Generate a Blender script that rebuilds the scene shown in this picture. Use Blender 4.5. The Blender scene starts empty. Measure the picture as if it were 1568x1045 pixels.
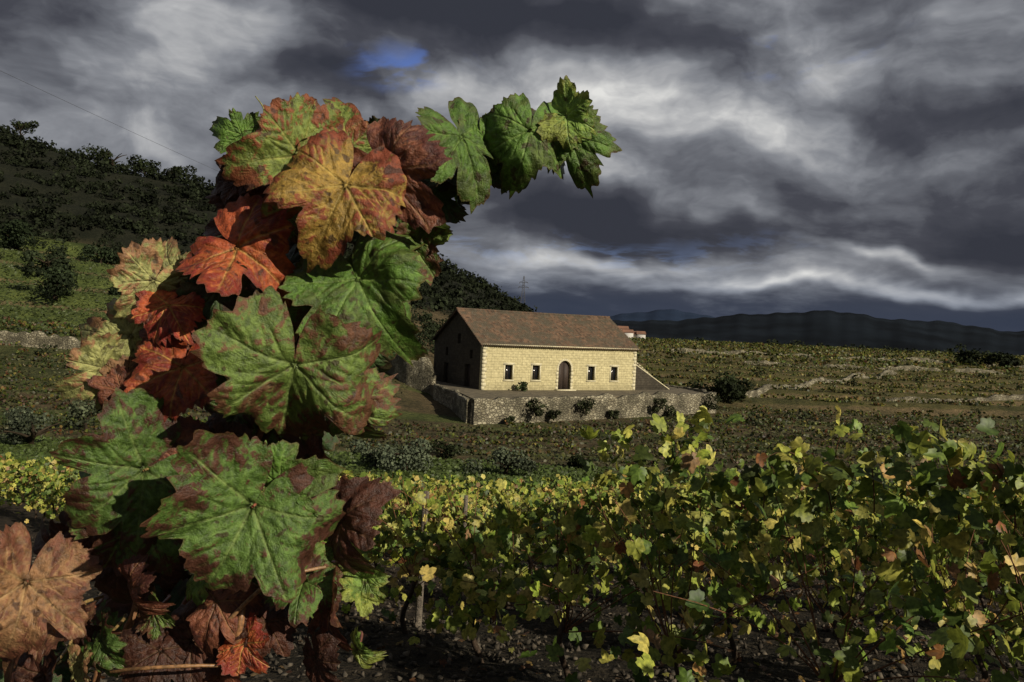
import bpy, math, random
import numpy as np
from mathutils import Vector, Matrix
random.seed(7); rng=np.random.default_rng(7)
scene=bpy.context.scene
scene.view_settings.view_transform='Standard'; scene.view_settings.look='None'; scene.view_settings.exposure=0

# ------------------------------------------------------------ helpers
def link(o,parent=None):
    scene.collection.objects.link(o)
    if parent is not None: o.parent=parent
    return o
def empty(name,loc=(0,0,0)):
    e=bpy.data.objects.new(name,None); e.location=loc; e.empty_display_size=.3
    return link(e)
def build_mesh(name,V,F,mat=None,parent=None,cols=None,floats=None,smooth=False):
    V=np.asarray(V,dtype=np.float32); F=np.asarray(F,dtype=np.int32)
    m,k=F.shape
    me=bpy.data.meshes.new(name)
    me.vertices.add(len(V)); me.vertices.foreach_set('co',V.ravel())
    me.loops.add(m*k); me.loops.foreach_set('vertex_index',F.ravel())
    me.polygons.add(m); me.polygons.foreach_set('loop_start',np.arange(0,m*k,k,dtype=np.int32))
    if smooth: me.polygons.foreach_set('use_smooth',np.ones(m,dtype=bool))
    me.update(calc_edges=True); me.validate()
    for n,c in (cols or {}).items():
        c=np.asarray(c,dtype=np.float32)
        a=me.attributes.new(n,'FLOAT_COLOR','POINT')
        rgba=np.ones((len(V),4),dtype=np.float32); rgba[:,:3]=c
        a.data.foreach_set('color',rgba.ravel())
    for n,c in (floats or {}).items():
        a=me.attributes.new(n,'FLOAT','POINT'); a.data.foreach_set('value',np.asarray(c,dtype=np.float32))
    if mat: me.materials.append(mat)
    o=bpy.data.objects.new(name,me)
    return link(o,parent)

class NT:
    def __init__(s,tree): s.t=tree; s.t.nodes.clear()
    def n(s,typ,ins=None,**kw):
        nd=s.t.nodes.new(typ)
        for k,v in kw.items(): setattr(nd,k,v)
        for k,v in (ins or {}).items():
            if isinstance(v,bpy.types.NodeSocket): s.t.links.new(v,nd.inputs[k])
            else: nd.inputs[k].default_value=v
        return nd
    def math(s,op,a,b=0.0,c=None,clamp=False):
        ins={0:a,1:b}
        if c is not None: ins[2]=c
        return s.n('ShaderNodeMath',ins,operation=op,use_clamp=clamp).outputs[0]
    def mix(s,f,a,b,typ='MIX'):
        nd=s.t.nodes.new('ShaderNodeMix'); nd.data_type='RGBA'; nd.blend_type=typ
        for sock,v in ((nd.inputs[0],f),(nd.inputs[6],a),(nd.inputs[7],b)):
            if isinstance(v,bpy.types.NodeSocket): s.t.links.new(v,sock)
            else: sock.default_value=v if not isinstance(v,tuple) else (v+(1,))[:4]
        return nd.outputs[2]
    def noise(s,vec,scale,detail=4,rough=.55,dist=0):
        ins={'Scale':scale,'Detail':detail,'Roughness':rough,'Distortion':dist}
        if vec is not None: ins['Vector']=vec
        return s.n('ShaderNodeTexNoise',ins).outputs[0]
    def smooth(s,v,a,b,lo=0.,hi=1.):
        return s.n('ShaderNodeMapRange',{0:v,1:a,2:b,3:lo,4:hi},interpolation_type='SMOOTHSTEP').outputs[0]
def newmat(name):
    m=bpy.data.materials.new(name); m.use_nodes=True
    return m,NT(m.node_tree)
def c4(c): return (c[0],c[1],c[2],1)

def simple_mat(name,col,rough=.8,var=.35,scale=6,bump=.3,bscale=20):
    m,t=newmat(name)
    co=t.n('ShaderNodeTexCoord').outputs['Object']
    f=t.noise(co,scale,4)
    c=t.mix(t.smooth(f,.3,.7),c4([x*(1-var) for x in col]),c4([min(1,x*(1+var)) for x in col]))
    p=t.n('ShaderNodeBsdfPrincipled',{'Base Color':c,'Roughness':rough})
    if bump>0:
        b=t.n('ShaderNodeBump',{'Height':t.noise(co,bscale,4),'Strength':bump,'Distance':.05})
        t.t.links.new(b.outputs[0],p.inputs['Normal'])
    t.n('ShaderNodeOutputMaterial',{'Surface':p.outputs[0]})
    return m
def foliage_mat(name,trans=.25,rough=.55,spec=.3,nscale=30):
    m,t=newmat(name)
    a=t.n('ShaderNodeAttribute',attribute_name='col').outputs['Color']
    co=t.n('ShaderNodeTexCoord').outputs['Object']
    f=t.noise(co,nscale,2)
    c=t.mix(1.0,a,t.mix(t.smooth(f,.3,.7),(.6,.62,.6,1),(1.35,1.3,1.2,1)),'MULTIPLY')
    p=t.n('ShaderNodeBsdfPrincipled',{'Base Color':c,'Roughness':rough,'Specular IOR Level':spec})
    out=p.outputs[0]
    if trans>0:
        tr=t.n('ShaderNodeBsdfTranslucent',{'Color':c})
        out=t.n('ShaderNodeMixShader',{0:trans,1:p.outputs[0],2:tr.outputs[0]}).outputs[0]
    t.n('ShaderNodeOutputMaterial',{'Surface':out})
    return m

# ------------------------------------------------------------ terrain
near=[(-60,10.5),(0,-1.5),(10,-3.5),(25,-6.4),(35,-8.2),(42,-9.1),(50,-9.6)]
cols_t=[(-1.1,[(60,-9.4),(85,-8),(107,-3),(125,1),(180,24),(260,78),(400,86),(700,60),(9000,-90)]),
(-.66,[(60,-9.8),(85,-9.3),(105,-6.3),(107,-4.3),(125,-2),(180,14),(260,53),(320,58),(500,40),(9000,-90)]),
(-.37,[(60,-9.9),(85,-9.5),(105,-6.7),(125,-3.6),(180,7),(260,38),(330,41),(500,20),(9000,-90)]),
(-.17,[(60,-9.9),(80,-9.7),(95,-7.2),(105,-5.2),(115,-4.4),(180,4),(290,26),(340,25),(500,10),(9000,-90)]),
(-.10,[(60,-10),(80,-10),(95,-9),(105,-8.2),(118,-5.6),(180,2),(300,21),(350,20),(520,5),(9000,-90)]),
(-.03,[(60,-10),(80,-10.1),(100,-9.6),(120,-8),(180,-2),(330,14.5),(380,14),(520,2),(9000,-90)]),
(.03,[(60,-10),(80,-10.1),(105,-9.8),(130,-8.2),(180,-5.5),(280,-.5),(400,5.0),(450,4.5),(700,-14),(9000,-90)]),
(.09,[(60,-10.1),(80,-10.2),(120,-9.5),(200,-7.6),(400,-4.6),(470,-4.6),(800,-22),(9000,-90)]),
(1.1,[(60,-10.1),(80,-10.2),(120,-9.3),(200,-7.3),(400,-4.3),(470,-4.4),(800,-22),(9000,-90)])]
UC=np.array([c[0] for c in cols_t])
def raw_h(u,y):
    Z=[]
    for _,tb in cols_t:
        p=near+tb
        Z.append(np.interp(y,[a for a,b in p],[b for a,b in p]))
    Z=np.array(Z)
    u=np.clip(u,UC[0]+1e-6,UC[-1]-1e-6)
    i=np.clip(np.searchsorted(UC,u)-1,0,len(UC)-2)
    f=(u-UC[i])/(UC[i+1]-UC[i])
    idx=np.arange(len(u))
    return Z[i,idx]*(1-f)+Z[i+1,idx]*f
PER=15.0
def tph(x,y): return 2*np.pi*(y+3.5*np.sin(x*.022)+1.2*np.sin(x*.07)-.12*x)/PER
def H(x,y):
    x=np.atleast_1d(np.asarray(x,float)); y=np.atleast_1d(np.asarray(y,float))
    ye=y-np.where(y>104,.75,0)*np.sin(tph(x,y))*PER/(2*np.pi)*np.clip((420-y)/60,0,1)
    z=0
    for du in (-.03,0,.03):
        for sy in (.97,1,1.03):
            u=x/np.maximum(y,8.)+du
            z=z+raw_h(u,ye*sy)
    z=z/9
    rt=np.clip((y-104)/12,0,1)*np.clip((400-y)/40,0,1)*np.clip((x/np.maximum(y,1)-.0)*8,0,1)
    z=z-.7*np.sin(tph(x,y)+1.2)*rt
    amp=np.clip((y-150)/150,0,1)
    z=z+amp*(1.2*np.sin(x*.071+y*.03)+.9*np.sin(x*.13-y*.083))*np.clip((-x/np.maximum(y,1)+.1)*4,0,1)
    z=z+.05*np.sin(x*1.3+y*.4)*np.sin(y*1.1-x*.3)
    return z

ys=np.concatenate([np.arange(-40,4,1.),np.arange(4,30,.25),np.arange(30,60,.6),np.arange(60,200,.8),np.arange(200,480,2.5),np.geomspace(480,9000,40)])
us=np.linspace(-1.3,1.3,300)
Y,Ug=np.meshgrid(ys,us,indexing='ij'); X=Ug*(np.maximum(Y,-40)+60)
x=X.ravel(); y=Y.ravel(); z=H(x,y)
soil=(np.sin(x*7.1+y*3)+np.sin(y*9.3-x*4.2))*.02
z=z+np.where((y<16),soil,0)
u=x/np.maximum(y,8)
def lerp(a,b,t): return a*(1-t)[:,None]+b*t[:,None]
def sst(v,a,b):
    t=np.clip((v-a)/(b-a),0,1); return t*t*(3-2*t)
C=np.tile(np.array([.030,.024,.018]),(len(x),1))
wob=2.0*np.sin(x*.08)+1.0*np.sin(x*.21+1)
C=lerp(C,np.array([.065,.095,.025]),sst(y+wob*.5,39,41))
C=lerp(C,np.array([.068,.056,.032]),sst(y+wob,54,57))  # field ground kept dark: cloud shadow worked into its colour
C=lerp(C,np.array([.075,.12,.03]),sst(y+wob*.5,61,63)*sst(-u,.2,.3)*(1-sst(y+wob*.5,69,71)))
strip=np.sin(x*.05+y*.34)+.5*np.sin(x*.13-y*.9)
C=lerp(C,np.array([.06,.075,.026]),sst(strip,.3,.8)*sst(y,58,62)*(1-sst(y,104,110)))
C=lerp(C,np.array([.055,.062,.025]),sst(y,84,90)*sst(-u,.1,.2))
C=lerp(C,np.array([.068,.066,.027]),sst(y+wob,96,110)*sst(u,-.05,.1))
C=lerp(C,np.array([.07,.095,.027]),sst(y+wob,112,122)*sst(-u,.25,.4))
bank=(np.sin(tph(x,y))>.70)*sst(y,105,115)*(1-sst(y,380,420))
C=lerp(C,np.array([.13,.10,.06]),bank*.75)
C=lerp(C,np.array([.011,.013,.008]),sst(y+wob*2,172,188)*sst(-u,-.05,.02))  # hill scrub, with the cloud shadow over it put into the dark colour
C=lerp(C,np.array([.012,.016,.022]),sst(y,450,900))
nu=len(us); ny=len(ys)
ii=np.arange(ny-1)[:,None]*nu+np.arange(nu-1)[None,:]
F=np.stack([ii,ii+1,ii+nu+1,ii+nu],-1).reshape(-1,4)
gm,t=newmat('ground_soil_grass')
a=t.n('ShaderNodeAttribute',attribute_name='col').outputs['Color']
co=t.n('ShaderNodeTexCoord').outputs['Object']
f1=t.noise(co,.18,4,.65); f2=t.noise(co,2.2,4,.7); f3=t.noise(co,14,3,.7)
c=t.mix(1.0,a,t.mix(t.smooth(f1,.3,.7),(.62,.66,.6,1),(1.35,1.25,1.25,1)),'MULTIPLY')
c=t.mix(1.0,c,t.mix(t.smooth(f2,.3,.7),(.55,.6,.55,1),(1.45,1.4,1.3,1)),'MULTIPLY')
c=t.mix(1.0,c,t.mix(t.smooth(f3,.3,.7),(.5,.5,.5,1),(1.5,1.45,1.4,1)),'MULTIPLY')
hh=t.math('ADD',t.math('MULTIPLY',f2,1.5),t.math('MULTIPLY',f3,.8))
b=t.n('ShaderNodeBump',{'Height':hh,'Strength':.9,'Distance':.12})
p=t.n('ShaderNodeBsdfPrincipled',{'Base Color':c,'Roughness':.95,'Normal':b.outputs[0],'Specular IOR Level':.15})
t.n('ShaderNodeOutputMaterial',{'Surface':p.outputs[0]})
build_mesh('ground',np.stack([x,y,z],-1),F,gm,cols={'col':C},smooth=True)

# ------------------------------------------------------------ distant hills
def hills(name,prof,D,depth,mat,seed):
    r=np.random.default_rng(seed)
    n=320; az=np.linspace(prof[0][0],prof[-1][0],n)
    top=np.interp(az,[p[0] for p in prof],[p[1] for p in prof])*D
    top=np.convolve(np.r_[[top[0]]*6,top,[top[-1]]*6],np.ones(13)/13,'valid')
    s=0
    for k,(fr,am) in enumerate([(9,.0018),(23,.0012),(61,.0008),(140,.0005)]):
        s=s+am*D*np.sin(az*fr*2+r.uniform(0,6))
    top=top+s
    rows=[]; m=16; ph=r.uniform(0,6)
    for j in range(m):
        tt=j/(m-1)
        prof_t=math.sin(tt*math.pi*.5)
        yy=D-depth*(1-tt)
        rid=.10*np.sin(az*27+tt*5+ph+2*np.sin(az*11))*(1-tt)*tt*4
        rows.append(np.stack([az*yy,np.full(n,yy),-90+(top+90)*np.clip(prof_t+rid*.3,0,1)],-1))
    rows.append(np.stack([az*(D+depth),np.full(n,D+depth),np.full(n,-90.)],-1))
    V=np.concatenate(rows); ii=np.arange(m)[:,None]*n+np.arange(n-1)[None,:]
    build_mesh(name,V,np.stack([ii,ii+1,ii+n+1,ii+n],-1).reshape(-1,4),mat,smooth=True)
hm=simple_mat('distant_scrub',(.007,.010,.014),.98,.5,.004,.0)
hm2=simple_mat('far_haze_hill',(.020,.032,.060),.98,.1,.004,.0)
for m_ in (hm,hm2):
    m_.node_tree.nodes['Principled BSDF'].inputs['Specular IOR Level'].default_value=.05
hills('hills',[(-.1,-.01),(.02,.004),(.10,.006),(.16,.012),(.21,.019),(.27,.024),(.33,.030),(.38,.033),(.45,.029),(.52,.031),(.58,.026),(.66,.023),(.75,.03),(1.2,.03)],3200,1500,hm,3)
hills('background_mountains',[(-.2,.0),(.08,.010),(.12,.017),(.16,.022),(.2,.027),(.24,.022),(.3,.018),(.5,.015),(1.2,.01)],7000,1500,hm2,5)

# ------------------------------------------------------------ leaf scatter
def outline(n,ser=.05,deep=1.0,nteeth=30,rr_=None):
    ang=np.linspace(-180,180,n,endpoint=False)
    A=[0,6,14,22,29,35,42,53,63,73,82,92,106,120,138,155,167,175,180]
    R=[1.0,.97,.90,.81,.72,.70,.79,.90,.86,.77,.71,.75,.81,.80,.75,.69,.58,.30,.08]
    r=np.interp(np.abs(ang),A,R)
    r=np.where(r>.6,.82+(r-.82)*deep,r)
    if rr_ is not None:
        for sg in (-1,1):
            dsn=rr_.uniform(0,.26); c0=rr_.uniform(31,37); wd=rr_.uniform(3.5,7)
            r=r-dsn*np.exp(-((ang*sg-c0)/wd)**2)
            dsn=rr_.uniform(0,.16); c0=rr_.uniform(79,86)
            r=r-dsn*np.exp(-((ang*sg-c0)/5)**2)
    ph=(np.abs(ang)/360*nteeth+ (0 if rr_ is None else .25*np.sin(ang*.13)))%1
    tooth=np.where(ph<.6,ph/.6,(1-ph)/.4)
    am=ser*(1 if rr_ is None else (1+.45*np.sin(ang*.21+rr_.uniform(0,6))))
    r=r*(1+am*(tooth-.5)*1.5*(np.abs(ang)<166))
    return np.radians(ang),r
def template(n,ser=.05,curl=.25,fold=.12,seed=None):
    a,r=outline(n,ser=ser,deep=1.9)
    if seed is not None:
        q=np.random.default_rng(seed); r=r*(1+q.normal(0,.06,n))
    xs=np.concatenate([[0],r*np.sin(a)]); yy=np.concatenate([[0],r*np.cos(a)])
    zz=-curl*(xs**2+yy**2)+fold*np.abs(xs)
    V=np.stack([xs,yy,zz],-1)*.5; V[:,1]-=.1
    i=np.arange(n); F=np.stack([np.zeros(n,int),1+i,1+(i+1)%n],-1)
    return V,F
T0s=[template(36,.07,.25,.12,1),template(36,.07,.7,.35,2),template(36,.07,-.2,.3,3),template(36,.07,.5,-.25,4)]
T1=template(14,0.0,.35,.2)
T2=(np.array([[-.5,-.35,0],[.05,-.55,-.08],[.55,.1,0],[0,.55,-.12],[-.45,.25,.05]])*1.0,np.array([[0,1,2],[0,2,3],[0,3,4]]))
def frames(N,spin):
    N=N/np.linalg.norm(N,axis=1,keepdims=True)
    ref=np.tile([.0,0,1.],(len(N),1)); ref[np.abs(N[:,2])>.95]=[1,0,0]
    A=np.cross(ref,N); A/=np.linalg.norm(A,axis=1,keepdims=True); B=np.cross(N,A)
    c,s=np.cos(spin)[:,None],np.sin(spin)[:,None]
    return A*c+B*s, -A*s+B*c, N
def scatter(P,S,N,col,tpl,spin=None):
    n=len(P)
    if spin is None: spin=rng.uniform(0,6.283,n)
    A,B,N=frames(N,spin)
    tv,tf=tpl; k=len(tv)
    V=P[:,None,:]+S[:,None,None]*(tv[None,:,0:1]*A[:,None]+tv[None,:,1:2]*B[:,None]+tv[None,:,2:3]*N[:,None])
    F=tf[None]+(np.arange(n)*k)[:,None,None]
    return V.reshape(-1,3),F.reshape(-1,3),np.repeat(col,k,axis=0)
class Acc:
    def __init__(s): s.V=[];s.F=[];s.C=[];s.n=0
    def add(s,V,F,C):
        s.V.append(V);s.F.append(F+s.n);s.C.append(C);s.n+=len(V)
    def leaves(s,P,S,N,col,tpl,spin=None):
        if isinstance(tpl,list):
            g=rng.integers(0,len(tpl),len(P))
            for i,tp in enumerate(tpl):
                m=g==i
                if m.any(): s.add(*scatter(P[m],S[m],N[m],col[m],tp,None if spin is None else spin[m]))
        elif len(P): s.add(*scatter(P,S,N,col,tpl,spin))
    def obj(s,name,mat,parent=None,smooth=False):
        return build_mesh(name,np.concatenate(s.V),np.concatenate(s.F),mat,parent,cols={'col':np.concatenate(s.C)},smooth=smooth)
def tube(pts,rad,k=6):
    pts=np.asarray(pts,float); n=len(pts); rad=np.broadcast_to(rad,(n,))
    T=np.gradient(pts,axis=0); T/=np.linalg.norm(T,axis=1,keepdims=True)+1e-9
    ref=np.array([.3,.9,.1]) if abs(T[0][2])>.7 else np.array([.1,.2,1.])
    A=np.cross(T,ref); A/=np.linalg.norm(A,axis=1,keepdims=True)+1e-9; B=np.cross(T,A)
    th=np.linspace(0,2*np.pi,k,endpoint=False)
    V=pts[:,None]+rad[:,None,None]*(np.cos(th)[None,:,None]*A[:,None]+np.sin(th)[None,:,None]*B[:,None])
    ii=np.arange(n-1)[:,None]*k; j=np.arange(k)[None]; j2=(j+1)%k
    a,b,c,d=ii+j,ii+j2,ii+k+j2,ii+k+j
    F=np.concatenate([np.stack([a,b,c],-1).reshape(-1,3),np.stack([a,c,d],-1).reshape(-1,3)])
    return V.reshape(-1,3),F
PAL=np.array([[.14,.20,.035],[.24,.28,.045],[.38,.38,.085],[.46,.40,.11],[.06,.095,.02],[.36,.22,.07],[.20,.09,.035],[.26,.16,.09],[.09,.14,.028]])
def pick(n,w):
    w=np.array(w,float); w/=w.sum()
    c=PAL[rng.choice(len(PAL),n,p=w)]
    return c*rng.uniform(.7,1.3,(n,1))*rng.uniform(.9,1.1,(n,3))

fol=foliage_mat('vine_leaves',.28,.5,.3,40)
d=np.array([-.66,.75]); d/=np.linalg.norm(d)
nrm=np.array([.75,.66]); nrm/=np.linalg.norm(nrm)
org=np.array([1.35,4.75])
vy=empty('vineyard_rows')
L0=Acc(); L1=Acc(); L2=Acc(); K=Acc()
def topn(s,k): return .5+.5*(np.sin(s*2.1+k*1.7)*.45+np.sin(s*4.3+k*3.1)*.35+np.sin(s*9.+k)*.2)
row_sp=2.15
for k in range(0,30):
    for seg in np.arange(-60,75,1.0):
        c=org+nrm*(k*row_sp)+d*(seg+.5)
        px,py=c
        if py<2.2 or py>39.5+1.2*math.sin(px*.08) : continue
        uu=px/py
        if abs(uu)>1.0: continue
        D=py
        if D<9.5: n,tpl,acc,sz=240,T0s,L0,(.10,.17)
        elif D<16: n,tpl,acc,sz=190,T1,L1,(.10,.16)
        elif D<28: n,tpl,acc,sz=95,T1,L1,(.12,.19)
        else: n,tpl,acc,sz=55,T2,L2,(.15,.25)
        s=seg+rng.uniform(0,1,n)
        off=rng.normal(0,.25,n)
        bf=float(np.clip((uu+.0)/.22,0,1))
        boost=bf*(.70 if k==0 else .60 if k<3 else .28)
        hmax=.90+.55*topn(s,k)+boost
        hf=rng.beta(1.6,1.15,n)
        hgt=.15+(hmax-.15)*hf
        off=off*(1.25-.75*hf)
        xy=org+nrm*(k*row_sp+off)[:,None]+d*s[:,None]
        dens=np.sin(s*3.3+k*2)+np.sin(s*7.7+hf*6+k)+.6*np.sin(hf*11+s*2)
        keep=(dens>-.55)|(rng.random(n)<.2)
        P=np.column_stack([xy,H(xy[:,0],xy[:,1])+hgt])
        N=rng.normal(0,.5,(n,3))+np.column_stack([nrm[0]*np.sign(off)*.3,nrm[1]*np.sign(off)*.3,np.full(n,.25)])+np.array([.45,-.5,0])
        yel=.5+.5*math.sin(seg*.9+k*1.3)
        far=min(1,D/25)
        w=[2.0,3.0,1.2+1.6*yel,.15+.7*yel+far,.9,.3,.22,.2,1.5]
        col=pick(n,w)
        S=rng.uniform(*sz,n)
        acc.leaves(P[keep],S[keep],N[keep],col[keep],tpl)
        if D<14:
            for q in range(rng.integers(2,6)):
                s0=seg+rng.random(); b=org+nrm*(k*row_sp)+d*s0
                g=H(b[0],b[1])[0]; hh0=.7+boost; L=rng.uniform(.45,1.0)
                dx=rng.normal(0,.30,2)
                tt=np.linspace(0,1,8)
                hz=g+hh0+L*tt-.28*tt**3*L*2
                pts=np.column_stack([b[0]+dx[0]*tt**1.5,b[1]+dx[1]*tt**1.5,hz])
                V,Ft=tube(pts,.004*(1-.6*tt),5); K.add(V,Ft,np.tile([.1,.05,.025],(len(V),1)))
                m=10; ti=np.linspace(.15,1,m)
                PP=np.column_stack([np.interp(ti,tt,pts[:,j]) for j in range(3)])+rng.normal(0,.045,(m,3))
                NN=rng.normal(0,.5,(m,3))+np.array([.4,-.55,.2])
                acc.leaves(PP,rng.uniform(.09,.16,m)*(1.15-.5*ti),NN,pick(m,[2,3,2.4,.9,.5,.35,.1,.1,1]),tpl)
        if D<20:
            b=org+nrm*(k*row_sp)+d*(seg+.3); g=H(b[0],b[1])[0]
            tt=np.linspace(0,1,7)
            pts=np.column_stack([b[0]+.05*np.sin(tt*5+seg),b[1]+.05*np.cos(tt*4+k),g-.05+.6*tt])
            V,Ft=tube(pts,.028-.010*tt,7); K.add(V,Ft,np.tile([.05,.035,.025],(len(V),1)))
            for q in range(11 if D<12 else 4):
                a0=rng.normal(0,.3,2); L=rng.uniform(.5,1.1); tt=np.linspace(0,1,7)
                pts2=np.column_stack([pts[-1,0]+d[0]*a0[0]*2*tt+a0[1]*tt**2*.8,pts[-1,1]+d[1]*a0[0]*2*tt+a0[1]*tt**2*.5,pts[-1,2]-.1+L*tt-.1*tt*tt])
                V,Ft=tube(pts2,.0055-.003*tt,5); K.add(V,Ft,np.tile([.13,.06,.03],(len(V),1)))
L0.obj('near_leaves',fol,vy); L1.obj('mid_leaves',fol,vy); L2.obj('far_leaves',fol,vy)
K.obj('canes',foliage_mat('cane_bark',.0,.7,.2,60),vy,True)

wood=simple_mat('weathered_wood',(.12,.10,.075),.9,.4,25,.6,50)
def post(x,y,h,r=.035):
    g=H(x,y)[0]
    tt=np.linspace(0,1,6)
    V,Ft=tube(np.column_stack([x+.02*tt,y+.01*tt,g-.1+(h+.1)*tt]),r*(1-.1*tt),8)
    top=len(V); V=np.vstack([V,[x+.02,y+.01,g+h+.01]]); 
    cap=np.array([[top-8+i,top-8+(i+1)%8,top] for i in range(8)])
    build_mesh('vineyard_post',V,np.vstack([Ft,cap]),wood)
post(-.80,7.9,1.35,.038); post(-.50,10.0,1.3,.03); post(-6.0,16.0,1.3)

# ------------------------------------------------------------ mid and far field vines
def field_rows(name,y0,y1,sp,ua,ub,dens,size,h,w,slope=0,skip=None,br=1.):
    A=Acc()
    for yc in np.arange(y0,y1,sp):
        xa,xb=ua*yc,ub*yc
        n=int((xb-xa)*dens)
        if n<3: continue
        xx=rng.uniform(xa,xb,n)
        yy=yc+slope*xx+1.5*np.sin(xx*.03+yc*.02)+rng.normal(0,.16*size/.3,n)
        ok=np.ones(n,bool)
        gap=np.sin(xx*.35+yc*1.7)+np.sin(xx*.11+yc)*.8+.6*np.sin(xx*1.9+yc)
        ok&=gap>-1.05
        inh=(xx>-17)&(xx<28)&(yy>76+np.clip(xx+4,0,40)*.72-1.5)&(yy<122)
        ok&=~inh
        if skip is not None: ok&=~skip(xx,yy)
        hh=rng.uniform(.1,1,n)*h*(.7+.3*np.sin(xx*.9+yc*3))
        P=np.column_stack([xx,yy,H(xx,yy)+hh])[ok]
        if len(P)==0: continue
        N=(rng.normal(0,.7,(n,3))+np.array([.3,-.4,.5]))[ok]
        col=(pick(n,w)*br*(.8+.35*np.sin(xx*.05+yc*.6))[:,None])[ok]  # br dims the leaf colour to paint in cloud shadow over the fields
        A.leaves(P,rng.uniform(.7,1.3,len(P))*size,N,col,T2)
    A.obj(name,fol,vy)
dull=[1.4,1.5,.7,.4,1.6,.5,1.2,.9,1.6]
field_rows('dull_rows',58.5,76,3.0,-.9,.95,15,.21,.66,dull,0,None,.40)
field_rows('dull_rows_b',76,106,3.1,-.9,.95,12,.26,.8,dull,0,None,.44)
gold=[1.6,2.4,2.0,1.2,.9,.45,.35,.3,1.3]
sk=lambda X_,Y_: np.sin(tph(X_,Y_))>.60
field_rows('terrace_rows',107,200,3.2,-.03,.95,10,.36,.95,gold,.05,sk,.46)
field_rows('terrace_rows_far',200,430,5.0,.06,.95,4.2,.7,1.3,gold,.05,sk,.46)
field_rows('left_rows',106,118,2.8,-.95,-.15,10,.35,1.0,dull,0,None,.42)

G=Acc()
n=26000
yy=rng.uniform(40,57,n); xx=rng.uniform(-.85,.9,n)*yy
P=np.column_stack([xx,yy,H(xx,yy)+.06])
G.leaves(P,rng.uniform(.12,.26,n),rng.normal(0,.5,(n,3))+np.array([0,-.5,.5]),np.array([[.065,.095,.025]])*rng.uniform(.5,1.5,(n,1)),T2)
n=16000
yy=rng.uniform(57,108,n); xx=rng.uniform(-.9,.9,n)*yy
inh=(xx>-12)&(xx<26)&(yy>77+np.clip(xx+4,0,40)*.72)
P=np.column_stack([xx,yy,H(xx,yy)+.06])[~inh]; n=len(P)
G.leaves(P,rng.uniform(.15,.4,n),rng.normal(0,.5,(n,3))+np.array([0,-.5,.6]),np.array([[.07,.072,.03]])*rng.uniform(.5,1.5,(n,1)),T2)
n=30000
yy=rng.uniform(106,182,n); xx=rng.uniform(-.95,-.2,n)*yy
P=np.column_stack([xx,yy,H(xx,yy)+.1])
G.leaves(P,rng.uniform(.2,.6,n),rng.normal(0,.4,(n,3))+np.array([0,-.4,.8]),np.array([[.065,.088,.026]])*rng.uniform(.5,1.4,(n,1)),T2)
G.obj('grass',fol)

# ------------------------------------------------------------ trees and shrubs
tree_f=foliage_mat('tree_foliage',.12,.75,.1,3)
def crown(acc,c,w,h,n,size,base,seed):
    r=np.random.default_rng(seed)
    m=r.integers(5,9)
    cc=np.column_stack([r.normal(0,.26,m)*w,r.normal(0,.26,m)*w,(.15+.7*r.random(m))*h])
    cr=r.uniform(.22,.38,m)*min(w,h*1.4)
    idx=r.integers(0,m,n)
    dirs=r.normal(0,1,(n,3)); dirs/=np.linalg.norm(dirs,axis=1,keepdims=True)
    rad=cr[idx]*r.uniform(.6,1.08,n)
    P=cc[idx]+dirs*rad[:,None]*np.array([1,1,.8])
    P[:,2]=np.maximum(P[:,2],.05*h)
    tone=r.uniform(.6,1.4,m)[idx]*r.uniform(.6,1.4,n)
    col=np.array(base)[None]*tone[:,None]
    acc.add(*scatter(P+np.array(c),r.uniform(.6,1.4,n)*size,dirs+r.normal(0,.5,(n,3)),col,T2))
def tree(name,u,D,w,h,base,n=900,trunk=.0,seed=1,size=None):
    X0=u*D; g=H(X0,D)[0]
    e=empty(name,(X0,D,g))
    acc=Acc(); size=size or max(.12,w*.055)
    th=trunk*h
    crown(acc,(0,0,th*.8),w,h-th*.8,n,size,base,seed)
    acc.obj('crown',tree_f,e)
    r=np.random.default_rng(seed)
    B=Acc(); tt=np.linspace(0,1,6); top=np.array([.1*w*r.normal(),.1*w*r.normal(),max(th,.45*h)])
    V,Ft=tube(np.column_stack([top[0]*tt**2,top[1]*tt**2,-.2+(top[2]+.2)*tt]),.05*w*(1-.6*tt)+.02,7); B.add(V,Ft,np.tile([.04,.03,.02],(len(V),1)))
    for q in range(6):
        st=top*(.45+.09*q); a=q*1.1+seed
        en=st+np.array([math.cos(a)*.35*w,math.sin(a)*.35*w,.3*h])
        V,Ft=tube(st+(en-st)*tt[:,None]+np.array([0,0,.05*h])*np.sin(tt*3.1)[:,None],.022*w*(1-.7*tt)+.005,5); B.add(V,Ft,np.tile([.04,.03,.02],(len(V),1)))
    B.obj('trunk',tree_f,e)
olive=(.065,.08,.052); dark=(.018,.025,.010)
tree('olive_tree',-.127,50,4.2,2.1,olive,1600,.1,1,.14)
tree('olive_tree',-.165,51,2.6,1.7,olive,900,.1,21,.14)
tree('olive_tree',.0,50.5,3.2,1.7,olive,1200,.1,2,.14)
tree('olive_tree',-.60,53,5.0,2.2,olive,1500,.1,3,.16)
tree('olive_tree',-.53,61,3.0,2.3,(.07,.085,.05),900,.15,4,.16)
tree('shrub',-.075,58,2.2,1.1,dark,600,.0,5,.14)
tree('shrub',.09,56,1.8,1.0,dark,500,.0,45,.14)
tree('holm_oak',.255,108,6.5,4.4,dark,1600,.15,6,.3)
tree('holm_oak',.275,112,4.5,3.0,dark,900,.1,16,.3)
tree('shrub',.235,112,4.,2.4,(.03,.04,.018),800,.0,36,.3)
tree('holm_oak',.575,262,12,6.5,dark,900,.1,7,.7)
tree('holm_oak',.62,255,9,5,dark,700,.1,17,.7)
tree('holm_oak',-.575,152,8,5.5,(.024,.033,.016),1400,.15,8,.4)
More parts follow.
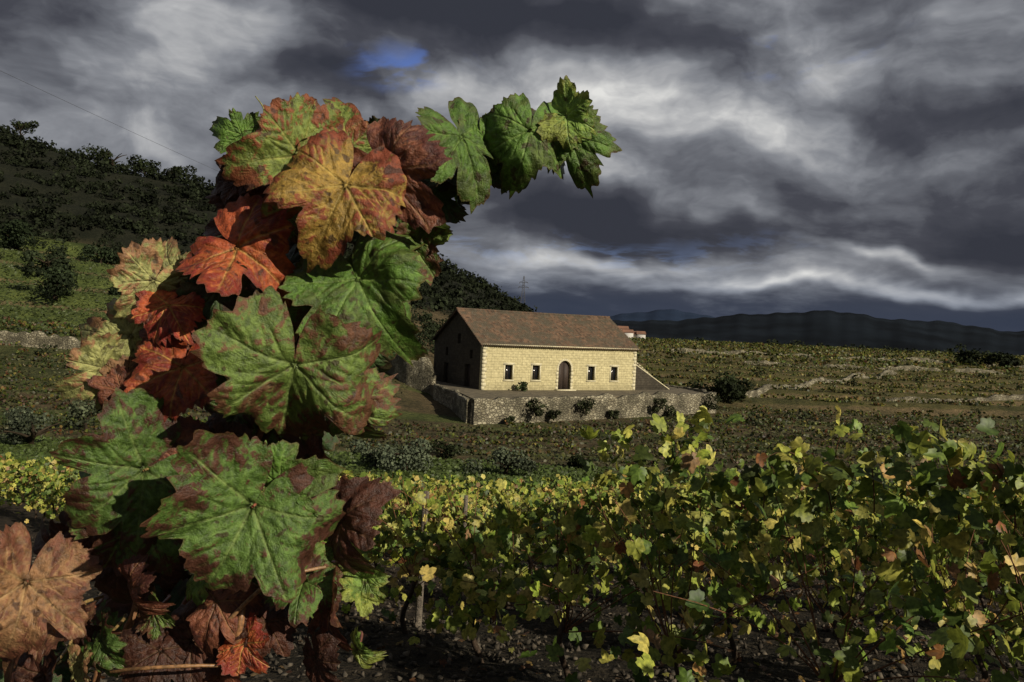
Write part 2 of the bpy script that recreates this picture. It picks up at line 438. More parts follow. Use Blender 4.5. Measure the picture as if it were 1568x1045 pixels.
tree('holm_oak',-.575,136,8.5,5.5,(.022,.032,.015),1400,.15,9,.4)
tree('holm_oak',-.625,172,9.5,6,(.02,.03,.014),1400,.1,10,.45)
tree('holm_oak',-.49,146,4.5,3,(.02,.03,.014),700,.1,11,.35)
tree('holm_oak',-.52,176,6,3.6,(.02,.03,.014),700,.1,12,.4)
tree('umbrella_pine',-.626,272,7.5,8.5,dark,900,.62,13,.5)
tree('holm_oak',-.51,268,12,9,dark,1400,.2,14,.55)
tree('holm_oak',-.465,268,8,6,dark,900,.2,15,.55)
tree('holm_oak',-.43,268,9,6,dark,900,.2,18,.55)
Hh=Acc(); r2=np.random.default_rng(11)
for i in range(1700):
    D=r2.uniform(178,335); uu=r2.uniform(-.85,.02)
    w=r2.uniform(2.5,6.5)*(1.1 if D>250 else .95)
    X0=uu*D; g=H(X0,D)[0]
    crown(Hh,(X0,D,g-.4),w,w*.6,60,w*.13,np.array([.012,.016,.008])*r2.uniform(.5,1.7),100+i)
for i in range(60):
    D=r2.uniform(380,440); uu=r2.uniform(.02,.85); w=r2.uniform(3,7)
    X0=uu*D; g=H(X0,D)[0]
    crown(Hh,(X0,D,g-.3),w,w*.5,60,w*.13,np.array([.025,.032,.015]),2100+i)
for i in range(60):
    D=r2.uniform(116,160); uu=r2.uniform(-.17,-.03); w=r2.uniform(2.5,5)
    X0=uu*D; g=H(X0,D)[0]
    crown(Hh,(X0,D,g-.2),w,w*.7,160,w*.08,np.array([.025,.034,.016])*r2.uniform(.6,1.3),3100+i)
for i in range(130):
    D=r2.uniform(84,250); uu=r2.uniform(.15,.9) if i%2 else r2.uniform(-.8,-.25); w=r2.uniform(.8,2.6)
    if uu>0 and D<125 and uu<.3: continue
    X0=uu*D; g=H(X0,D)[0]
    crown(Hh,(X0,D,g-.1),w,w*.7,80,w*.12,np.array([.03,.038,.018]),4100+i)
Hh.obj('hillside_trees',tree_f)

# ------------------------------------------------------------ stone walls
sm,t=newmat('rubble_stone')
co=t.n('ShaderNodeTexCoord').outputs['Object']
wv=t.n('ShaderNodeVectorMath',{0:co,1:(1,1,1.6)},operation='MULTIPLY').outputs[0]
v1=t.n('ShaderNodeTexVoronoi',{'Vector':wv,'Scale':2.6,'Randomness':1.},feature='DISTANCE_TO_EDGE').outputs['Distance']
v2=t.n('ShaderNodeTexVoronoi',{'Vector':wv,'Scale':2.6,'Randomness':1.})
cell=t.n('ShaderNodeSeparateColor',{0:v2.outputs['Color']}).outputs[0]
c=t.mix(cell,(.15,.13,.08,1),(.38,.345,.24,1))
c=t.mix(t.smooth(t.noise(co,.5,5,.7),.42,.6),c,(.10,.09,.055,1))
c=t.mix(t.smooth(v1,.0,.07),(.07,.055,.04,1),c)
b=t.n('ShaderNodeBump',{'Height':t.math('ADD',t.smooth(v1,0,.15),t.math('MULTIPLY',t.noise(co,8,4),.5)),'Strength':.9,'Distance':.12})
p=t.n('ShaderNodeBsdfPrincipled',{'Base Color':c,'Roughness':.9,'Normal':b.outputs[0]})
t.n('ShaderNodeOutputMaterial',{'Surface':p.outputs[0]})
def stone_wall(name,pts,thick=.5,jag=.12,seed=0,parent=None):
    """pts: (x,y,zbottom,ztop)"""
    r=np.random.default_rng(seed)
    pts=np.array(pts,float); dd=np.r_[0,np.cumsum(np.hypot(np.diff(pts[:,0]),np.diff(pts[:,1])))]
    n=max(3,int(dd[-1]/.35)); s=np.linspace(0,dd[-1],n)
    Q=np.column_stack([np.interp(s,dd,pts[:,j]) for j in range(4)])
    T=np.gradient(Q[:,:2],axis=0); T/=np.linalg.norm(T,axis=1,keepdims=True); Nn=np.column_stack([T[:,1],-T[:,0]])
    Q[:,3]+=np.interp(s,np.arange(0,dd[-1]+1,.8),r.normal(0,jag,len(np.arange(0,dd[-1]+1,.8))))
    m=6; cols=[]
    for side in (1,-1):
        rr=range(m) if side==1 else range(m-1,-1,-1)
        for j in rr:
            f=j/(m-1); th=thick*(.5+.12*(1-f))
            P=np.column_stack([Q[:,:2]+side*Nn*(th+r.normal(0,.035,n))[:,None],Q[:,2]+(Q[:,3]-Q[:,2])*f])
            cols.append(P)
    M=len(cols); V=np.stack(cols,1).reshape(-1,3)
    F=[]
    for i in range(n-1):
        for j in range(M):
            j2=(j+1)%M
            F.append([i*M+j,i*M+j2,(i+1)*M+j2,(i+1)*M+j])
    for i in (0,n-1):
        for j in range(m-1):
            F.append([i*M+j,i*M+j+1,i*M+M-2-j,i*M+M-1-j])
    return build_mesh(name,V,F,sm,parent)
stone_wall('terrace_retaining_wall',[(-3.6,78.6,-10.8,-7.6),(8,87.0,-10.8,-7.45),(25.8,100,-10.8,-7.3)],.6,.16,1)
stone_wall('terrace_retaining_wall',[(25.8,100.3,-10.8,-7.3),(24.2,108,-10.8,-7.4),(20,116,-10.8,-7.5)],.6,.09,2)
stone_wall('terrace_retaining_wall',[(-3.9,79.0,-10.8,-7.7),(-6.2,88,-9.8,-7.6),(-8.6,92.5,-9.5,-7.4)],.5,.08,3)
stone_wall('stone_wall',[(-16,101.5,-8.5,-3.9),(-12.5,97,-9,-4.1),(-10.0,95.5,-9,-4.6),(-8.9,95.0,-9,-6.4)],.5,.12,4)
stone_wall('stone_wall',[(-95,104.2,-8,-3.4),(-72,105,-8,-3.8),(-62,105.5,-8,-4.2),(-55,106,-8,-4.8),(-48,107,-8,-5.6)],.5,.25,5)
def wall_on_ground(name,pts,h,seed):
    P=np.array(pts,float)
    dd=np.r_[0,np.cumsum(np.hypot(np.diff(P[:,0]),np.diff(P[:,1])))]; s=np.linspace(0,dd[-1],int(dd[-1]/2))
    P=np.column_stack([np.interp(s,dd,P[:,0]),np.interp(s,dd,P[:,1])]); g=H(P[:,0],P[:,1])
    stone_wall(name,np.column_stack([P,g-.5,g+h*(.75+.3*np.sin(s*.31))]),.5,.15,seed)
wall_on_ground('dry_stone_wall',[(33,119),(38,124),(45,134),(56,147),(70,164),(90,186)],1.35,6)
wall_on_ground('dry_stone_wall',[(60,205),(95,208),(125,214),(150,216)],1.1,7)
wall_on_ground('dry_stone_wall',[(50,250),(110,262),(180,268)],1.3,9)
wall_on_ground('dry_stone_wall',[(60,128),(85,134),(110,139)],.8,10)

earth=simple_mat('dry_earth',(.11,.09,.055),.95,.4,1.2,.5,8)
poly=[(-3.5,79.0),(8,87.4),(25.6,100.3),(24.0,108),(19.5,117),(-15,110),(-11,99),(-8.6,92.5),(-6.0,88)]
nP=len(poly)
V=[(a_,b_,-7.6) for a_,b_ in poly]+[(a_,b_,-11) for a_,b_ in poly]
me=bpy.data.meshes.new('terrace'); me.from_pydata(V,[],[list(range(nP))]+[[i,i+nP,(i+1)%nP+nP,(i+1)%nP] for i in range(nP)])
me.materials.append(earth); link(bpy.data.objects.new('terrace_ground',me))

def shrub(name,x,y,zb,w,h,seed,base=dark,n=500):
    e=empty(name,(x,y,zb)); A=Acc(); crown(A,(0,0,0),w,h,n,.16,base,seed); A.obj('leaves',tree_f,e)
    B=Acc(); tt=np.linspace(0,1,5)
    for q in range(5):
        a=q*1.3+seed
        V,Ft=tube(np.column_stack([math.cos(a)*w*.3*tt,math.sin(a)*w*.3*tt,-.1+h*.7*tt]),.03*(1-.6*tt),5); B.add(V,Ft,np.tile([.04,.03,.02],(len(V),1)))
    B.obj('stems',tree_f,e)
for i,(s,zb,w,h) in enumerate([(.2,-9.3,1.7,1.9),(.265,-9.8,1.2,1.0),(.39,-9.4,2.2,2.0),(.5,-9.9,1.0,.9),(.69,-9.5,1.7,1.9),(.76,-9.9,1.3,1.1),(.93,-9.5,2.2,2.1),(.1,-10.1,1.2,.8)]):
    X0=-3.6+29.4*s+.55; Y0=78.4+21.4*s-.75
    shrub('shrub',X0,Y0,zb,w,h,50+i,(.035,.042,.02))
shrub('shrub',1.5,91.2,-7.6,1.3,1.0,71,(.035,.05,.02))

# ------------------------------------------------------------ the stone house
house=empty('stone_farmhouse',(-3.2,90,-7.6)); house.rotation_euler=(0,0,math.atan2(11,19.1))
W,Dp,He,Hr=22.0,13.3,5.1,8.95
def stonemat(name,c1,c2,cm,sc=1.0,stain=.5):
    m,t=newmat(name)
    co=t.n('ShaderNodeTexCoord').outputs['Object']
    sp=t.n('ShaderNodeSeparateXYZ',{0:co})
    v=t.n('ShaderNodeCombineXYZ',{0:t.math('ADD',sp.outputs[0],sp.outputs[1]),1:sp.outputs[2],2:0.})
    wob=t.n('ShaderNodeVectorMath',{0:v.outputs[0],1:t.n('ShaderNodeVectorMath',{0:t.n('ShaderNodeTexNoise',{'Vector':co,'Scale':2.}).outputs['Color'],1:(.12,.10,.0)},operation='MULTIPLY').outputs[0]},operation='ADD').outputs[0]
    br=t.n('ShaderNodeTexBrick',{'Vector':wob,'Color1':c4(c1),'Color2':c4(c2),'Mortar':c4(cm),'Scale':1.0,'Mortar Size':.015,'Mortar Smooth':.5,'Bias':0.,'Brick Width':.62*sc,'Row Height':.30*sc})
    st=t.smooth(t.noise(co,.45,6,.7),.42,.72)
    c=t.mix(t.math('MULTIPLY',st,stain),br.outputs['Color'],c4([q*.55 for q in c1]))
    grn=t.smooth(t.noise(co,3,5,.7),.3,.7)
    c=t.mix(1.,c,t.mix(grn,(.74,.73,.70,1),(1.18,1.17,1.14,1)),'MULTIPLY')
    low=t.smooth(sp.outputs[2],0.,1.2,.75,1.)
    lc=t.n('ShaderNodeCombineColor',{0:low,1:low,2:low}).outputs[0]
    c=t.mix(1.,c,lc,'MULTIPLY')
    b=t.n('ShaderNodeBump',{'Height':t.math('ADD',t.math('MULTIPLY',br.outputs['Fac'],-1.),t.math('MULTIPLY',t.noise(co,9,4),.5)),'Strength':.6,'Distance':.05})
    p=t.n('ShaderNodeBsdfPrincipled',{'Base Color':c,'Roughness':.9,'Normal':b.outputs[0],'Specular IOR Level':.2})
    t.n('ShaderNodeOutputMaterial',{'Surface':p.outputs[0]})
    return m
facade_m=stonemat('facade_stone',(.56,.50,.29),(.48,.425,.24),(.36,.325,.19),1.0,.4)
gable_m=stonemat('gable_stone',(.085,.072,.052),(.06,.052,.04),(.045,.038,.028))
trim_m=simple_mat('dressed_stone',(.54,.49,.32),.85,.15,5,.3,20)
def box(name,a,b,mat,parent=house):
    (x0,y0,z0),(x1,y1,z1)=a,b
    V=[(x0,y0,z0),(x1,y0,z0),(x1,y1,z0),(x0,y1,z0),(x0,y0,z1),(x1,y0,z1),(x1,y1,z1),(x0,y1,z1)]
    F=[(0,3,2,1),(4,5,6,7),(0,1,5,4),(1,2,6,5),(2,3,7,6),(3,0,4,7)]
    return build_mesh(name,V,F,mat,parent)
def prism(name,pts,axis,a,b,mat,parent):
    n=len(pts); V=[]
    for c_ in (a,b):
        for p_ in pts:
            V.append((p_[0],c_,p_[1]) if axis=='y' else (c_,p_[0],p_[1]))
    me=bpy.data.meshes.new(name); me.from_pydata(V,[],[list(range(n)),list(range(2*n-1,n-1,-1))]+[[i,i+n,(i+1)%n+n,(i+1)%n] for i in range(n)])
    import bmesh
    bm=bmesh.new(); bm.from_mesh(me); bmesh.ops.recalc_face_normals(bm,faces=bm.faces); bm.to_mesh(me); bm.free()
    if mat: me.materials.append(mat)
    return link(bpy.data.objects.new(name,me),parent)
def cut(o,cutters):
    for c_ in cutters:
        md=o.modifiers.new('c','BOOLEAN'); md.object=c_; md.operation='DIFFERENCE'; md.solver='EXACT'
    bpy.context.view_layer.update()
    dg=bpy.context.evaluated_depsgraph_get()
    me=bpy.data.meshes.new_from_object(o.evaluated_get(dg))
    o.modifiers.clear(); o.data=me
    for c_ in cutters: bpy.data.objects.remove(c_)
th=.6
wins=[3.45,7.15,15.1,18.6]; ww=.50; z0w,z1w=1.2,2.9
front=prism('front_wall',[(0,0),(W,0),(W,He),(0,He)],'y',0,th,facade_m,house)
cs=[prism('cc',[(w-ww,z0w),(w+ww,z0w),(w+ww,z1w),(w-ww,z1w)],'y',-.5,th+.5,None,house) for w in wins]
arch=[(11.2-.9,-.2),(11.2+.9,-.2)]+[(11.2+.9*math.cos(a_),2.65+.9*math.sin(a_)) for a_ in np.linspace(0,math.pi,13)]
cs.append(prism('cc',arch,'y',-.5,th+.5,None,house)); cut(front,cs)
g=[(th,0),(Dp-th,0),(Dp-th,He-.02+ (Hr-He)*th/(Dp/2)),(Dp/2,Hr-.1),(th,He-.02+(Hr-He)*th/(Dp/2))]
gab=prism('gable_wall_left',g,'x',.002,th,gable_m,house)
def yc(y0,y1,za,zb,x0=-.5,x1=1.2): return prism('cc',[(y0,za),(y1,za),(y1,zb),(y0,zb)],'x',x0,x1,None,house)
cut(gab,[yc(3.0,4.4,-.2,2.7),yc(5.9,6.7,5.0,6.2),yc(2.6,3.3,3.4,4.4),yc(9.2,9.9,3.4,4.4),yc(9.0,10.2,-.2,2.5)])
prism('gable_wall_right',g,'x',W-th,W-.002,facade_m,house)
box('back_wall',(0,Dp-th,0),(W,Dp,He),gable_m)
dwood=simple_mat('dark_door_wood',(.035,.022,.015),.7,.3,8,.3,30)
glass_m,t=newmat('window_glass')
p=t.n('ShaderNodeBsdfPrincipled',{'Base Color':(.012,.013,.015,1),'Roughness':.15}); t.n('ShaderNodeOutputMaterial',{'Surface':p.outputs[0]})
for w in wins:
    box('window_glass',(w-ww,.34,z0w),(w+ww,.36,z1w),glass_m)
    box('window_mullion',(w-.03,.30,z0w+.06),(w+.03,.335,z1w-.06),dwood)
    box('window_sash',(w-ww+.06,.30,(z0w+z1w)/2-.03),(w-.032,.335,(z0w+z1w)/2+.03),dwood)
    for sx in (-1,1):
        box('window_frame',(w+sx*ww-.06*(sx>0),.29,z0w),(w+sx*ww+.06*(sx<0),.335,z1w),dwood)
        box('window_jamb',(w+sx*ww+(0 if sx>0 else -.18),-.03,z0w),(w+sx*ww+(.18 if sx>0 else 0),.1,z1w),trim_m)
    box('window_lintel',(w-ww-.25,-.035,z1w+.002),(w+ww+.25,.1,z1w+.28),trim_m)
    box('window_sill',(w-ww-.22,-.09,z0w-.16),(w+ww+.22,.12,z0w-.002),trim_m)
box('door_leaf_left',(10.31,.35,.0),(11.19,.41,3.54),dwood); box('door_leaf_right',(11.21,.35,.0),(12.09,.41,3.54),dwood)
for i in range(13):
    a0=math.pi*i/13+.012; a1=math.pi*(i+1)/13-.012
    pts=[(11.2+r_*math.cos(a_),2.65+r_*math.sin(a_)) for r_,a_ in ((.9,a0),(1.15,a0),(1.15,a1),(.9,a1))]
    prism('arch_stone',pts,'y',-.04,.1,trim_m,house)
for sx in (-1,1):
    for j in range(6):
        xa=11.2+sx*.9; wd=.25 if j%2 else .36
        box('door_jamb',(min(xa,xa+sx*wd),-.04,j*.44+.004),(max(xa,xa+sx*wd),.1,(j+1)*.44-.004),trim_m)
box('door_step',(9.9,-.7,-.1),(12.5,-.01,.12),trim_m)
for j in range(12):
    wd=.55 if j%2 else .35
    box('quoin',(-.02,-.02,j*.42+.004),(wd,.2,(j+1)*.42-.004),trim_m)
    box('quoin',(W-wd,-.02,j*.42+.004),(W+.02,.2,(j+1)*.42-.004),trim_m)
box('cornice',(-.15,-.16,He-.0),(W+.15,.3,He+.16),trim_m)
box('gable_door',(.35,3.0,0),(.4,4.4,2.7),dwood); box('gable_door_b',(.35,9.0,0),(.4,10.2,2.5),dwood)
for y0,y1,za,zb in ((5.9,6.7,5.0,6.2),(2.6,3.3,3.4,4.4),(9.2,9.9,3.4,4.4)): box('gable_window',(.35,y0,za),(.38,y1,zb),glass_m)
rm,t=newmat('terracotta_tiles')
co=t.n('ShaderNodeTexCoord').outputs['Object']
cellv=t.n('ShaderNodeVectorMath',{0:co,1:(3.6,2.6,2.6)},operation='MULTIPLY').outputs[0]
wn=t.n('ShaderNodeTexWhiteNoise',{0:t.n('ShaderNodeVectorMath',{0:cellv},operation='FLOOR').outputs[0]}).outputs[0]
c=t.mix(wn,(.06,.04,.028,1),(.165,.10,.063,1))
c=t.mix(t.smooth(t.noise(co,.5,5,.7),.4,.62),c,(.07,.06,.042,1))
c=t.mix(t.smooth(t.noise(co,4,4,.7),.5,.7),c,(.12,.10,.075,1))
p=t.n('ShaderNodeBsdfPrincipled',{'Base Color':c,'Roughness':.9,'Specular IOR Level':.15}); t.n('ShaderNodeOutputMaterial',{'Surface':p.outputs[0]})
def roof(side):
    nx=int((W+.8)/.278)*8; nx_=nx+1; xs=np.linspace(-.4,W+.4,nx_)
    courses=20; V=[]; 
    run=Dp/2+.45
    for cI in range(courses):
        for e in (0,1):
            f=(cI+e)/courses
            yy=-.45+run*f; zz=He+.16+(Hr-He)*(yy/(Dp/2)) 
            lift=.07 if e==0 else .0
            jit=.02*np.sin(xs*1.7+cI*2.1)
            wave=.07*np.abs(np.sin(np.pi*(xs+.4)/.278))
            V.append(np.column_stack([xs,np.full(nx_,yy if side==0 else Dp-yy),zz+lift+wave+jit*.4-.05*np.sin(math.pi*(xs/W))]))
    m=len(V); V=np.concatenate(V)
    ii=np.arange(m-1)[:,None]*nx_+np.arange(nx_-1)[None]
    return build_mesh('roof_slope',V,np.stack([ii,ii+1,ii+nx_+1,ii+nx_],-1).reshape(-1,4),rm,house)
roof(0); roof(1)
pts=np.column_stack([np.linspace(-.4,W+.4,160),np.full(160,Dp/2),Hr+.2-.05*np.sin(np.linspace(0,math.pi,160))+.03*np.abs(np.sin(np.linspace(0,160,160)))])
V,Ft=tube(pts,.16,8); build_mesh('ridge_tiles',V,Ft,rm,house)
for sx in (-.38,W+.30):
    for s_ in (0,1):
        y0,y1=(-.42,Dp/2) if s_==0 else (Dp+.42,Dp/2)
        za=He+.16+(Hr-He)*(-.42/(Dp/2)); zb=He+.16+(Hr-He)
        prism('verge',[(y0,za-.16),(y1,zb-.16),(y1,zb+.03),(y0,za+.03)],'x',sx,sx+.08,rm,house)

st=empty('stone_staircase'); ca=math.atan2(11,19.1)
st.location=(15.9,101,-7.6); st.rotation_euler=(0,0,ca)
mid_m=stonemat('stair_stone',(.16,.14,.09),(.12,.105,.07),(.07,.062,.045))
dk_m=stonemat('stair_dark_stone',(.07,.06,.045),(.05,.043,.033),(.035,.03,.022))
for i in range(14):
    box('step',(0.05+i*.42,1.0,-.2),(0.05+(i+1)*.42-.002,2.6,3.9-i*.29),mid_m,st)
prism('parapet',[(0.05,-.2),(6.3,-.2),(6.3,.45),(0.05,4.7)],'y',2.602,3.0,mid_m,st)
prism('stringer',[(0.05,-.2),(6.2,-.2),(6.2,.0),(0.05,3.4)],'y',.75,.998,dk_m,st)
prism('coping',[(0.05,4.71),(6.4,.46),(6.4,.60),(0.05,4.86)],'y',2.55,3.06,trim_m,st)
prism('coping_low',[(0.05,3.41),(6.3,.01),(6.3,.12),(0.05,3.53)],'y',.70,1.04,trim_m,st)

# ------------------------------------------------------------ village, pylon, power line
vm=simple_mat('white_plaster',(.5,.48,.44),.9,.15,.3,.1)
vr=simple_mat('village_roof',(.2,.1,.06),.9,.2,.3,.1)
vil=empty('village_houses')
for i,(uu,D,w,h) in enumerate([(.128,398,6,3.2),(.139,392,5,3.5),(.148,396,7,2.8),(.157,394,4,3),(.133,402,5,5)]):
    X0=uu*D; g0=H(X0,D)[0]
    box('walls',(X0,D,g0-1),(X0+w,D+6,g0+h),vm,vil)
    prism('roof',[(D-.3,g0+h+.003),(D+6.3,g0+h+.003),(D+3,g0+h+1.5)],'x',X0-.3,X0+w+.3,vr,vil)
steel=simple_mat('galvanised_steel',(.06,.06,.065),.5,.1,5,.1)
def pylon(x,y,h):
    g0=H(x,y)[0]; e=empty('electricity_pylon',(x,y,g0)); A=Acc()
    def bar(a_,b_,r_=.07):
        V,Ft=tube(np.array([a_,b_]),r_,4); A.add(V,Ft,np.tile([.1,.1,.1],(len(V),1)))
    lv=[0,.3,.5,.68,.82,1.]; wd=[1.5,1.0,.7,.45,.4,.1]
    for i in range(5):
        za,zb=lv[i]*h,lv[i+1]*h; wa,wb=wd[i],wd[i+1]
        cA=[(-wa,-wa,za),(wa,-wa,za),(wa,wa,za),(-wa,wa,za)]; cB=[(-wb,-wb,zb),(wb,-wb,zb),(wb,wb,zb),(-wb,wb,zb)]
        for j in range(4):
            bar(cA[j],cB[j],.12); bar(cA[j],cB[(j+1)%4],.06); bar(cB[j],cB[(j+1)%4],.06)
    for f,l in ((.68,2.6),(.82,2.1)):
        bar((-l,0,f*h),(l,0,f*h),.12); bar((-l,0,f*h),(0,0,f*h+1),.08); bar((l,0,f*h),(0,0,f*h+1),.08)
        for s_ in (-l,l): bar((s_,0,f*h),(s_,0,f*h-.8),.08)
    A.obj('lattice',steel,e)
pylon(4.4,396,17.5)
tt=np.linspace(0,1,60)[:,None]; a_=np.array([-56.,60,24.]); b_=np.array([4.4,396,19.]); 
pp=a_+(b_-a_)*tt; pp[:,2]-=(4*4*tt*(1-tt))[:,0]
V,Ft=tube(pp,.018,4); build_mesh('power_line',V,Ft,steel)

# ------------------------------------------------------------ stones and dead leaves on the soil
ico=np.array([[1,0,0],[-1,0,0],[0,1,0],[0,-1,0],[0,0,1],[0,0,-1]],float)*.5
icf=np.array([[0,2,4],[2,1,4],[1,3,4],[3,0,4],[2,0,5],[1,2,5],[3,1,5],[0,3,5]])
n=11000; yy=rng.uniform(3,15,n); xx=rng.uniform(-.8,.8,n)*yy
A=Acc(); A.add(*scatter(np.column_stack([xx,yy,H(xx,yy)+.01]),rng.uniform(.015,.08,n),rng.normal(0,1,(n,3)),np.array([[.045,.038,.03]])*rng.uniform(.5,2.2,(n,1)),(ico*np.array([1.4,.9,.5]),icf)))
A.obj('gravel',foliage_mat('stones',0,.9,.2,30))
n=1600; yy=rng.uniform(3,14,n); xx=rng.uniform(-.8,.8,n)*yy
A=Acc(); A.add(*scatter(np.column_stack([xx,yy,H(xx,yy)+.035]),rng.uniform(.05,.1,n),rng.normal(0,.35,(n,3))+np.array([0,0,1]),pick(n,[0,0,.2,.3,0,1,2,2,0])*.5,T1))
A.obj('fallen_leaves',fol)

# ------------------------------------------------------------ the big autumn grapevine in front
lm,t=newmat('autumn_leaf')
att=lambda n_,o='Color': t.n('ShaderNodeAttribute',attribute_name=n_).outputs[o]
A_,B_,Cc=att('c_in'),att('c_out'),att('c_vein'); vein=att('vein','Fac'); edge=att('edge','Fac'); fine=att('fvein','Fac')
co=t.n('ShaderNodeTexCoord').outputs['Object']
n1=t.noise(co,30,4,.62,.6); n2=t.noise(co,130,5,.68)
f=t.math('ADD',t.math('MULTIPLY',edge,.50),t.math('MULTIPLY',t.math('SUBTRACT',n1,.5),3.4))
f=t.math('ADD',f,t.math('MULTIPLY',t.math('SUBTRACT',n2,.5),1.5))
f=t.math('SUBTRACT',f,t.math('MULTIPLY',fine,.40))
f=t.math('SUBTRACT',f,t.math('MULTIPLY',vein,.40))
c=t.mix(t.smooth(f,.20,.55),A_,B_)
c=t.mix(t.math('MULTIPLY',fine,.20),c,Cc)
c=t.mix(t.math('MULTIPLY',vein,.65),c,Cc)
c=t.mix(1.,c,t.mix(t.smooth(n2,.3,.7),(.50,.50,.50,1),(1.45,1.42,1.32,1)),'MULTIPLY')
spots=t.smooth(t.noise(co,85,2,.5),.62,.68)
c=t.mix(t.math('MULTIPLY',spots,.75),c,(.045,.02,.012,1))
rim=t.smooth(edge,.95,1.0); c=t.mix(t.math('MULTIPLY',rim,.6),c,(.10,.045,.02,1))
hgt=t.math('ADD',t.math('MULTIPLY',n2,1.1),t.math('MULTIPLY',t.math('ADD',vein,t.math('MULTIPLY',fine,.6)),-.28))
b=t.n('ShaderNodeBump',{'Height':hgt,'Strength':.85,'Distance':.004})
p=t.n('ShaderNodeBsdfPrincipled',{'Base Color':c,'Roughness':t.smooth(n2,.3,.7,.34,.58),'Specular IOR Level':.45,'Normal':b.outputs[0]})
tr=t.n('ShaderNodeBsdfTranslucent',{'Color':c})
mx=t.n('ShaderNodeMixShader',{0:.22,1:p.outputs[0],2:tr.outputs[0]})
t.n('ShaderNodeOutputMaterial',{'Surface':mx.outputs[0]})

vine=empty('autumn_grapevine')
S_=0.8/1220.
def world(a_,b_,dp=0.):
    """shoot plan (a across, b down) -> metres; dp = towards the viewer"""
    dx,dy=a_-784,b_-522.5
    U_=(dx*.9988+.0488*dy)/1220; V_=-(dy*.9988-.0488*dx+25.5)/1220
    D_=.80-dp
    return np.array([U_*D_,D_,V_*D_])
pal={
'green':((.10,.20,.03),(.08,.12,.025),(.20,.30,.08)),
'lgreen':((.17,.28,.05),(.21,.25,.05),(.28,.36,.12)),
'greenred':((.14,.215,.045),(.125,.055,.028),(.24,.32,.10)),
'greenbr':((.09,.165,.032),(.075,.030,.018),(.20,.27,.08)),
'orange':((.36,.23,.05),(.22,.055,.026),(.42,.31,.09)),
'orgreen':((.18,.24,.05),(.22,.07,.03),(.32,.32,.09)),
'red':((.42,.09,.03),(.22,.03,.018),(.54,.38,.11)),
'brown':((.19,.065,.035),(.085,.026,.019),(.26,.15,.07)),
'tan':((.30,.31,.11),(.26,.14,.07),(.38,.37,.17)),
'tanor':((.25,.135,.065),(.14,.055,.032),(.31,.21,.10)),
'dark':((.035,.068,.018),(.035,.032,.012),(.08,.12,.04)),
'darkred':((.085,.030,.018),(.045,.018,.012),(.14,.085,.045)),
}
NA,NR=200,18
HV=[];HF=[];HC={'c_in':[],'c_out':[],'c_vein':[]};Hf={'vein':[],'fvein':[],'edge':[]}; hcount=0
PET=Acc()
